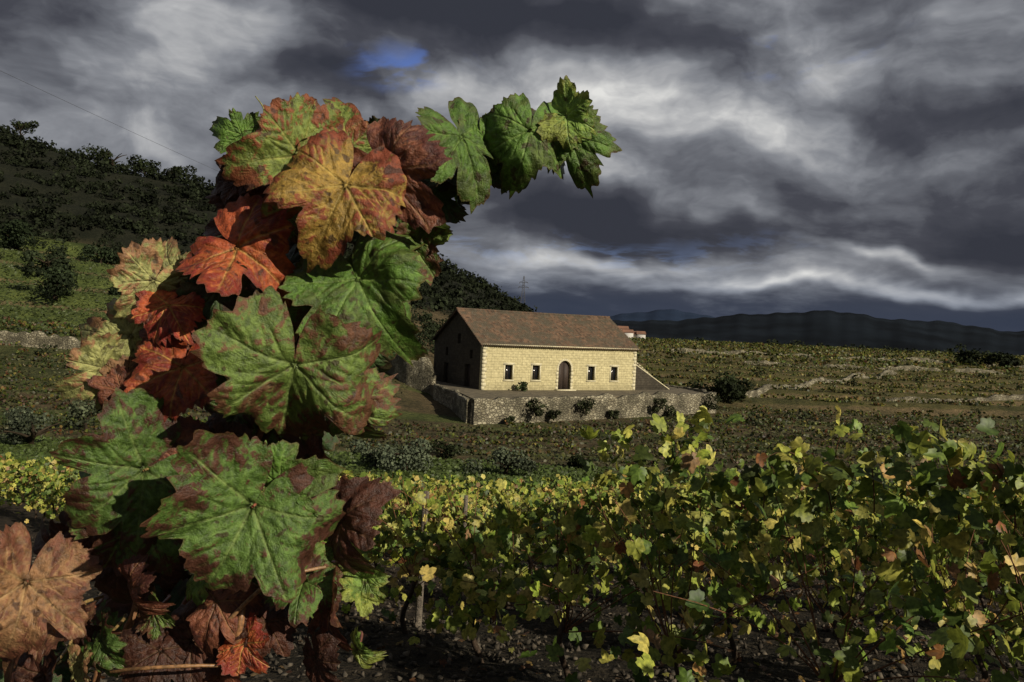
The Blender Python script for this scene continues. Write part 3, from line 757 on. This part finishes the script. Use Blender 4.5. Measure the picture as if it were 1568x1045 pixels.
def hero(a_,b_,R,ang,pl,tx=0,ty=0,dp=0.,seed=0,deep=None):
    global hcount
    r=np.random.default_rng(seed*13+5)
    th_,rr=outline(NA,ser=r.uniform(.05,.085),deep=r.uniform(.6,1.0) if deep is None else deep,nteeth=int(r.integers(26,34)),rr_=r)
    rr=rr*(1+.08*np.sin(th_*2+r.uniform(0,6))+.06*np.sin(th_*5+r.uniform(0,6))+r.normal(0,.012,NA))
    tR=np.linspace(0.02,1,NR)**.8
    gx=(tR[:,None]*(rr*np.sin(th_))[None]).ravel(); gy=(tR[:,None]*(rr*np.cos(th_))[None]).ravel()
    edge_=np.repeat(tR,NA)
    mains=[(0,1.0),(53,.90),(-53,.90),(108,.80),(-108,.80)]
    dm=np.full(len(gx),9.); dfv=np.full(len(gx),9.)
    def segd(ax,ay,bx,by):
        vx,vy_=bx-ax,by-ay; L2=vx*vx+vy_*vy_
        tt_=np.clip(((gx-ax)*vx+(gy-ay)*vy_)/L2,0,1)
        return np.hypot(gx-ax-tt_*vx,gy-ay-tt_*vy_),tt_
    for an,ln in mains:
        a1=math.radians(an+r.normal(0,3)); ex,ey=math.sin(a1)*ln,math.cos(a1)*ln
        dd_,tt_=segd(0,0,ex,ey); dm=np.minimum(dm,dd_/(.014*(1.2-tt_*.9)))
        for q,f_ in enumerate(np.linspace(.18,.84,5)):
            for s_ in (-1,1):
                a2=a1+s_*math.radians(44+r.normal(0,5)); l2=.42*(1.05-f_)*ln+.05; f2=f_+r.normal(0,.02)
                sx,sy=ex*f2,ey*f2
                dd_,tt_=segd(sx,sy,sx+math.sin(a2)*l2,sy+math.cos(a2)*l2)
                dfv=np.minimum(dfv,dd_/(.012*(1.1-tt_*.6)))
    vn=np.exp(-dm**2*.6); fv=np.exp(-dfv**2*.5)
    wide=np.exp(-(np.minimum(dm*.014,dfv*.014)/.035)**2)
    rad=np.hypot(gx,gy)
    cc=r.uniform(.0,.45)
    fold=r.uniform(-.10,.65)
    zz=-cc*rad**2+fold*(np.sqrt(gx**2+.003)-.05)-.015*wide
    aa=np.arctan2(gx,gy)
    zz+=r.uniform(.06,.30)*rad**2*np.sin(aa*2+r.uniform(0,6))+r.uniform(.08,.20)*rad**2*np.sin(aa*3+r.uniform(0,6))+.09*rad**3*np.sin(aa*6+r.uniform(0,6))+.045*rad**2*np.sin(aa*13+r.uniform(0,6))
    zz+=.035*np.sin(gx*7+r.uniform(0,6))*np.sin(gy*6+r.uniform(0,6))+.013*np.sin(gx*21+r.uniform(0,6))*np.sin(gy*19+r.uniform(0,6))
    tipc=np.clip(gy-.40,0,1); zz-=r.uniform(-.3,2.3)*tipc**2
    sdc=np.clip(gx-.35,0,1); zz-=r.uniform(-.8,2.3)*sdc**2
    sdc=np.clip(-gx-.35,0,1); zz-=r.uniform(-.8,2.3)*sdc**2
    Rm=R*S_*(1-dp/.8)*.96
    al=math.radians(ang)
    ydir=np.array([math.cos(al),0,math.sin(al)]); zdir=np.array([0,-1.,0]); xdir=np.cross(ydir,zdir)
    txx=tx+r.uniform(-16,16); tyy=ty+r.uniform(-20,20)
    M=Matrix.Rotation(math.radians(txx),3,Vector(xdir))@Matrix.Rotation(math.radians(tyy),3,Vector(ydir))
    M=np.array(M)
    xd,yd,zd=M@xdir,M@ydir,M@zdir
    o=world(a_,b_,dp)
    V=o+Rm*(gx[:,None]*xd+gy[:,None]*yd+zz[:,None]*zd)
    ii=np.arange(NR-1)[:,None]*NA; j=np.arange(NA)[None]; j2=(j+1)%NA
    F_=np.stack([ii+j,ii+j2,ii+NA+j2,ii+NA+j],-1).reshape(-1,4)
    F0=np.stack([np.full(NA//2,0),np.arange(NA//2)*2,(np.arange(NA//2)*2+1),(np.arange(NA//2)*2+2)%NA],-1)[1:-1]
    HV.append(V);HF.append(np.concatenate([F_,F0])+hcount);hcount+=len(V)
    A1,B1,C1=[np.array(q) for q in pal[pl]]
    jt=r.uniform(.8,1.15)
    for k_,v_ in (('c_in',A1),('c_out',B1),('c_vein',C1)): HC[k_].append(np.tile(v_*jt,(len(V),1)))
    Hf['vein'].append(vn);Hf['fvein'].append(fv);Hf['edge'].append(edge_)
    back=np.array([0,.05,0])-yd*Rm*.45+np.array([0,0,-.01])
    tt_=np.linspace(0,1,9)[:,None]
    pts=o+back*tt_+np.array([0,.012,0])*np.sin(tt_*3.14)+zd*(-.001)
    V2,F2=tube(pts,.0013+.0007*tt_[:,0],7); PET.add(V2,F2,np.tile(np.array([.22,.15,.06]) if r.random()<.5 else np.array([.2,.07,.045]),(len(V2),1)))

LV=[
# upper right shoot
(866,180,58,-25,'lgreen',15,-15,.03),(812,200,96,-97,'green',-5,10,.035),(872,210,78,-68,'green',15,25,.02),
(745,228,62,82,'green',10,10,.01),(838,210,38,85,'green',20,10,.0),(706,212,98,-62,'green',10,-15,.03),
(745,236,66,-70,'dark',10,35,.0),(664,228,38,70,'lgreen',20,20,.02),(665,262,56,200,'dark',10,20,.0),
(700,280,50,-60,'dark',20,35,-.01),(780,215,56,60,'dark',20,-30,-.03),(660,300,60,-40,'dark',0,20,-.03),(855,215,44,120,'dark',10,20,-.03),
# top
(372,208,50,165,'green',10,-20,.0),(432,195,36,85,'lgreen',20,10,.0),(530,232,86,92,'orgreen',8,25,.02),
(492,215,42,75,'dark',10,-20,-.01),(402,250,66,150,'brown',0,20,.0),(575,225,55,20,'dark',10,0,-.02),(600,240,56,25,'greenbr',0,0,-.01),
# big orange pair
(462,240,116,-165,'orgreen',38,-8,.05),(430,225,70,-120,'brown',10,10,.03),(530,285,130,-108,'orange',5,4,.075),(590,262,118,-48,'brown',0,15,.06),
(440,270,90,-80,'brown',0,0,.0),(390,300,80,-120,'darkred',0,0,-.02),(560,310,100,-40,'dark',0,10,-.03),(370,270,60,-160,'darkred',0,10,-.01),
(622,358,84,-55,'greenred',10,25,.02),(648,345,56,-20,'greenred',10,30,.03),(600,330,80,-80,'dark',0,0,-.02),
# red one with yellow veins
(362,378,112,-30,'red',25,-5,.055),(372,350,60,175,'darkred',10,10,.02),(420,330,66,-90,'greenbr',10,0,.01),
(345,400,50,175,'red',15,0,.045),
# tan leaves on the left
(268,425,60,110,'tan',15,20,.02),(235,430,80,-120,'tan',25,-25,.03),(200,515,80,175,'tan',35,15,.02),(160,565,70,-125,'tan',30,-30,.03),
(195,585,58,-160,'tanor',25,35,.03),(185,600,50,-140,'brown',20,20,.04),(235,565,56,170,'tanor',20,10,.01),
(258,468,70,-110,'red',25,30,.04),(285,505,56,-150,'brown',10,10,.0),
(278,560,100,-95,'red',20,20,.05),(250,535,60,-170,'brown',10,0,.03),
(332,445,88,-20,'dark',10,10,.035),(300,430,66,-110,'dark',10,10,.02),(345,520,70,180,'dark',10,0,.0),
# green ones in the middle
(548,428,134,-60,'green',5,15,.04),(560,450,94,-20,'green',0,-20,.02),(508,430,80,-110,'green',0,0,.01),
(450,560,170,-98,'greenred',-4,0,.10),(530,622,86,-75,'greenred',8,30,.05),(420,490,70,150,'greenbr',10,0,.02),
(560,540,66,-60,'dark',0,10,-.02),
# lower half: darker palettes put the shade into the leaf colours
(218,722,150,-140,'greenbr',15,-18,.07),(205,785,118,-110,'greenbr',12,-15,.05),(298,715,100,-115,'brown',6,10,.05),(340,690,66,170,'darkred',0,0,.02),
(385,778,172,-118,'greenbr',8,0,.10),(425,745,92,20,'green',10,-10,.085),
(515,800,100,-75,'darkred',12,35,.05),(470,700,90,-60,'darkred',0,10,.0),
(462,890,80,-150,'greenbr',20,20,.06),(470,885,66,-50,'greenred',20,-20,.05),(556,888,52,15,'lgreen',20,20,.03),(552,905,46,-80,'lgreen',20,-20,.03),
(500,925,80,-80,'brown',15,30,.06),(100,850,80,160,'darkred',10,10,.0),(150,790,80,-160,'darkred',10,10,.02),
(35,895,125,-92,'tanor',22,-38,.09),(70,950,90,-150,'tanor',25,35,.07),(195,905,66,-40,'brown',25,20,.07),(180,860,90,-100,'darkred',0,0,.03),
(150,985,60,-60,'greenbr',20,20,.07),(330,925,80,-110,'brown',20,25,.06),(405,955,66,-100,'darkred',25,-30,.06),(370,990,56,-45,'red',25,20,.07),
(290,985,86,-130,'darkred',15,10,.04),(480,1010,66,-60,'darkred',15,20,.06),(240,1000,80,-90,'darkred',25,10,.05),(120,1020,50,-80,'tan',30,20,.06),(545,1000,40,-30,'lgreen',30,20,.02),(330,1040,80,-80,'brown',10,10,.05),(60,1040,90,-80,'darkred',10,10,.05),
(120,950,60,-30,'darkred',20,10,.05),(230,940,50,-20,'greenred',30,20,.05),(300,890,46,-70,'lgreen',40,20,.04),
]
for i,l in enumerate(LV):
    hero(l[0],l[1],l[2],l[3],l[4],l[5],l[6],l[7],seed=i)
axis=[(180,1080),(250,980),(310,880),(350,780),(390,680),(430,580),(460,480),(480,400),(500,320),(540,260),(620,240),(700,235),(780,215),(860,195)]
ax=np.array(axis,float); r3=np.random.default_rng(5)
for i in range(46):
    f_=r3.uniform(0,8.6); k_=int(f_); q=ax[k_]*(1-(f_-k_))+ax[k_+1]*(f_-k_)
    sp=np.interp(f_,[0,2,4,5,6,7,8.6],[165,130,90,70,60,55,32])
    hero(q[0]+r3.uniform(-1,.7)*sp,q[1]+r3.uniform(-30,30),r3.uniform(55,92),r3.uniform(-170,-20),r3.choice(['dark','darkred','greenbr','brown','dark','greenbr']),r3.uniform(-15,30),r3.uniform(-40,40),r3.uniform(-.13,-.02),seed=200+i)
build_mesh('leaves',np.concatenate(HV),np.concatenate(HF),lm,vine,cols={k_:np.concatenate(v_) for k_,v_ in HC.items()},floats={k_:np.concatenate(v_) for k_,v_ in Hf.items()},smooth=True)
CN=Acc()
def cane(pts,r0,r1,col=(.20,.08,.04)):
    P=np.array(pts,float); tt_=np.linspace(0,1,len(P)); s_=np.linspace(0,1,len(P)*8)
    Q=np.column_stack([np.interp(s_,tt_,P[:,j]) for j in range(3)])
    kk=np.ones(7)/7
    for j in range(3):
        pad=np.r_[[Q[0,j]]*3,Q[:,j],[Q[-1,j]]*3]; Q[:,j]=np.convolve(pad,kk,'valid')
    rad=np.linspace(r0,r1,len(Q))*(1+.25*(np.sin(np.arange(len(Q))*.8)>.93))
    V,Ft=tube(Q,rad,9); CN.add(V,Ft,np.tile(col,(len(V),1)))
base=[world(a_,b_,-.02) for a_,b_ in axis]
low=[np.array([-.45,.95,-1.75]),np.array([-.43,.9,-1.2]),np.array([-.40,.86,-.7])]
cane(low+base,.0055,.002)
cane([low[1],world(120,1060,.0),world(200,960,.02),world(215,850,0),world(190,720,0),world(215,560,0),world(260,450,.0)],.004,.0018,(.24,.12,.06))
cane([low[1],world(350,1060,.05),world(365,960,.07),world(372,900,.05),world(400,800,.0)],.004,.0025,(.26,.13,.06))
cane([world(160,1034,.06),world(220,1028,.09),world(300,1024,.08),world(380,1026,.06)],.0018,.0014,(.24,.13,.06))
cane([world(320,980,.06),world(400,900,.08),world(450,880,.08),world(500,870,.06)],.002,.0015,(.28,.16,.08))
cane([world(440,215,.0),world(412,190,.01),world(405,165,.01),world(392,148,.01)],.0012,.0005,(.2,.2,.06))
cane([world(408,172,.01),world(400,205,.01),world(404,190,.015),world(410,172,.01)],.0009,.0004,(.2,.2,.06))
CN.obj('canes',foliage_mat('red_cane',.0,.45,.5,300),vine,True)
PET.obj('petioles',foliage_mat('petiole',.0,.4,.5,300),vine,True)

# ------------------------------------------------------------ sky, sun
sun_el=math.radians(27); sdir=Vector((.74*math.cos(sun_el),-.673*math.cos(sun_el),math.sin(sun_el))).normalized()
L=bpy.data.lights.new('sun','SUN'); L.energy=4.9; L.angle=math.radians(.6); L.color=(1,.90,.73)
so=bpy.data.objects.new('sun',L); so.rotation_euler=sdir.to_track_quat('Z','Y').to_euler(); link(so)
w=bpy.data.worlds.new('World'); scene.world=w; w.use_nodes=True
try: w.cycles.sampling_method='NONE'
except Exception: pass
t=NT(w.node_tree)
sky=t.n('ShaderNodeTexSky',sky_type='NISHITA',sun_disc=False,sun_elevation=sun_el,sun_rotation=math.atan2(sdir.x,sdir.y))
vec=t.n('ShaderNodeTexCoord').outputs['Generated']
sp=t.n('ShaderNodeSeparateXYZ',{0:vec}); sx,sy,sz=sp.outputs
az=t.math('ARCTAN2',sx,sy)
hz=t.math('SQRT',t.math('ADD',t.math('MULTIPLY',sx,sx),t.math('MULTIPLY',sy,sy)))
te=t.math('DIVIDE',sz,t.math('MAXIMUM',hz,.02))
den=t.math('ADD',t.math('MAXIMUM',sz,0.),.20)
q=t.n('ShaderNodeCombineXYZ',{0:t.math('DIVIDE',sx,den),1:t.math('DIVIDE',sy,den),2:0.}).outputs[0]
q=t.n('ShaderNodeMapping',{'Vector':q,'Rotation':(0,0,math.radians(-20)),'Scale':(1.0,1.0,1)}).outputs[0]
wp=t.n('ShaderNodeTexNoise',{'Vector':q,'Scale':1.3,'Detail':2.}).outputs['Color']
q2=t.n('ShaderNodeVectorMath',{0:q,1:t.n('ShaderNodeVectorMath',{0:wp,1:(.5,.5,.5)},operation='MULTIPLY').outputs[0]},operation='ADD').outputs[0]
na=t.noise(q2,1.4,6,.52); nb=t.noise(q2,5.2,4,.6)
ae=t.n('ShaderNodeCombineXYZ',{0:az,1:te,2:0.}).outputs[0]
wt_=t.n('ShaderNodeTexNoise',{'Vector':ae,'Scale':5.,'Detail':4.,'Roughness':.55})
wq=wt_.outputs['Color']
ae2=t.n('ShaderNodeVectorMath',{0:ae,1:t.n('ShaderNodeVectorMath',{0:t.n('ShaderNodeVectorMath',{0:wq,1:(.5,.5,.5)},operation='SUBTRACT').outputs[0],1:(.24,.12,0)},operation='MULTIPLY').outputs[0]},operation='ADD').outputs[0]
bil=t.n('ShaderNodeMapping',{'Vector':ae2,'Rotation':(0,0,math.radians(-12)),'Scale':(1.,1.7,1)}).outputs[0]
nd=t.noise(bil,7.5,6,.52)
def blob(U_,V_,su,sv,rot=0):
    a0=math.atan(U_); t0=V_/math.sqrt(1+U_*U_)
    v=t.n('ShaderNodeVectorMath',{0:ae2,1:(a0,t0,0)},operation='SUBTRACT').outputs[0]
    if rot: v=t.n('ShaderNodeVectorRotate',{'Vector':v,'Angle':math.radians(rot)},rotation_type='Z_AXIS').outputs[0]
    v=t.n('ShaderNodeVectorMath',{0:v,1:(1/su,1/sv,1)},operation='MULTIPLY').outputs[0]
    l=t.n('ShaderNodeVectorMath',{0:v},operation='LENGTH').outputs['Value']
    return t.smooth(l,1.,0.)
B=t.math('ADD',.45,t.math('MULTIPLY',t.math('SUBTRACT',na,.5),.85))
B=t.math('ADD',B,t.math('MULTIPLY',t.math('SUBTRACT',nb,.5),.30))
B=t.math('ADD',B,t.math('MULTIPLY',t.math('SUBTRACT',nd,.5),t.smooth(te,.06,.2,.4,1.15)))
for (U_,V_,su,sv,rot,wt) in [
 (-.50,.27,.17,.09,0,.26),(-.38,.35,.13,.08,-20,.42),(-.46,.20,.20,.05,0,.26),(-.62,.36,.18,.06,0,-.15),
 (-.10,.40,.40,.075,0,-.55),(-.25,.29,.13,.06,0,-.38),(.08,.37,.24,.05,0,-.32),
 (-.02,.29,.22,.05,0,.28),(.25,.26,.38,.08,25,.34),(.12,.20,.3,.05,10,.20),(.50,.37,.3,.06,0,.14),(.45,.24,.3,.035,-8,-.12),
 (.45,.165,.5,.045,12,-.32),(.08,.14,.35,.055,8,-.46),(.6,.14,.4,.035,0,-.25),
 (.46,.112,.16,.014,5,.34),(.1,.086,.4,.022,0,.30),(.52,.076,.42,.016,0,.36),(.28,.064,.3,.012,0,.22)]:
    B=t.math('ADD',B,t.math('MULTIPLY',blob(U_,V_,su,sv,rot),wt))
B=t.math('SUBTRACT',B,t.math('MULTIPLY',t.smooth(te,.062,.03),.28))
cr=t.n('ShaderNodeValToRGB',{0:B}); e=cr.color_ramp
stops=[(0.0,(.036,.039,.052)),(.25,(.062,.065,.081)),(.45,(.135,.142,.163)),(.62,(.24,.25,.275)),(.82,(.45,.455,.465)),(1.,(.76,.755,.73))]
e.elements[0].position=0; e.elements[0].color=c4(stops[0][1]); e.elements[1].position=1; e.elements[1].color=c4(stops[-1][1])
for ps,cl in stops[1:-1]:
    q_=e.elements.new(ps); q_.color=c4(cl)
cl=cr.outputs[0]
cl=t.mix(t.math('MULTIPLY',t.smooth(te,.09,.02),.75),cl,t.mix(t.smooth(B,.2,.8),(.036,.048,.080,1),(.30,.34,.42,1)))
STR=.09
cl=t.mix(1.,cl,(1/STR,1/STR,1/STR,1),'MULTIPLY')
hole=t.math('MULTIPLY',blob(-.165,.315,.12,.045,-12),t.smooth(nb,.42,.58))
hole=t.math('MAXIMUM',hole,t.math('MULTIPLY',blob(.32,.36,.2,.05,0),t.smooth(nb,.55,.68,0,.5)))
hole=t.math('MAXIMUM',hole,t.math('MULTIPLY',blob(.08,.1,.35,.03,0),t.smooth(nb,.48,.62,0,.35)))
skc=t.mix(1.,sky.outputs[0],(.50,.62,1.15,1),'MULTIPLY')
fin=t.mix(t.math('MULTIPLY',hole,.8),cl,skc)
bg=t.n('ShaderNodeBackground',{'Color':fin,'Strength':STR})
t.n('ShaderNodeOutputWorld',{'Surface':bg.outputs[0]})

# ------------------------------------------------------------ camera
cam=bpy.data.cameras.new('camera'); cam.lens=28; cam.sensor_width=36; cam.clip_start=.05; cam.clip_end=20000
co_=bpy.data.objects.new('camera',cam); link(co_)
pitch=math.radians(1.2); roll=math.radians(2.8)
co_.matrix_world=Matrix.Rotation(-pitch,4,'X')@Matrix.Rotation(math.pi/2,4,'X')@Matrix.Rotation(roll,4,'Z')
scene.camera=co_
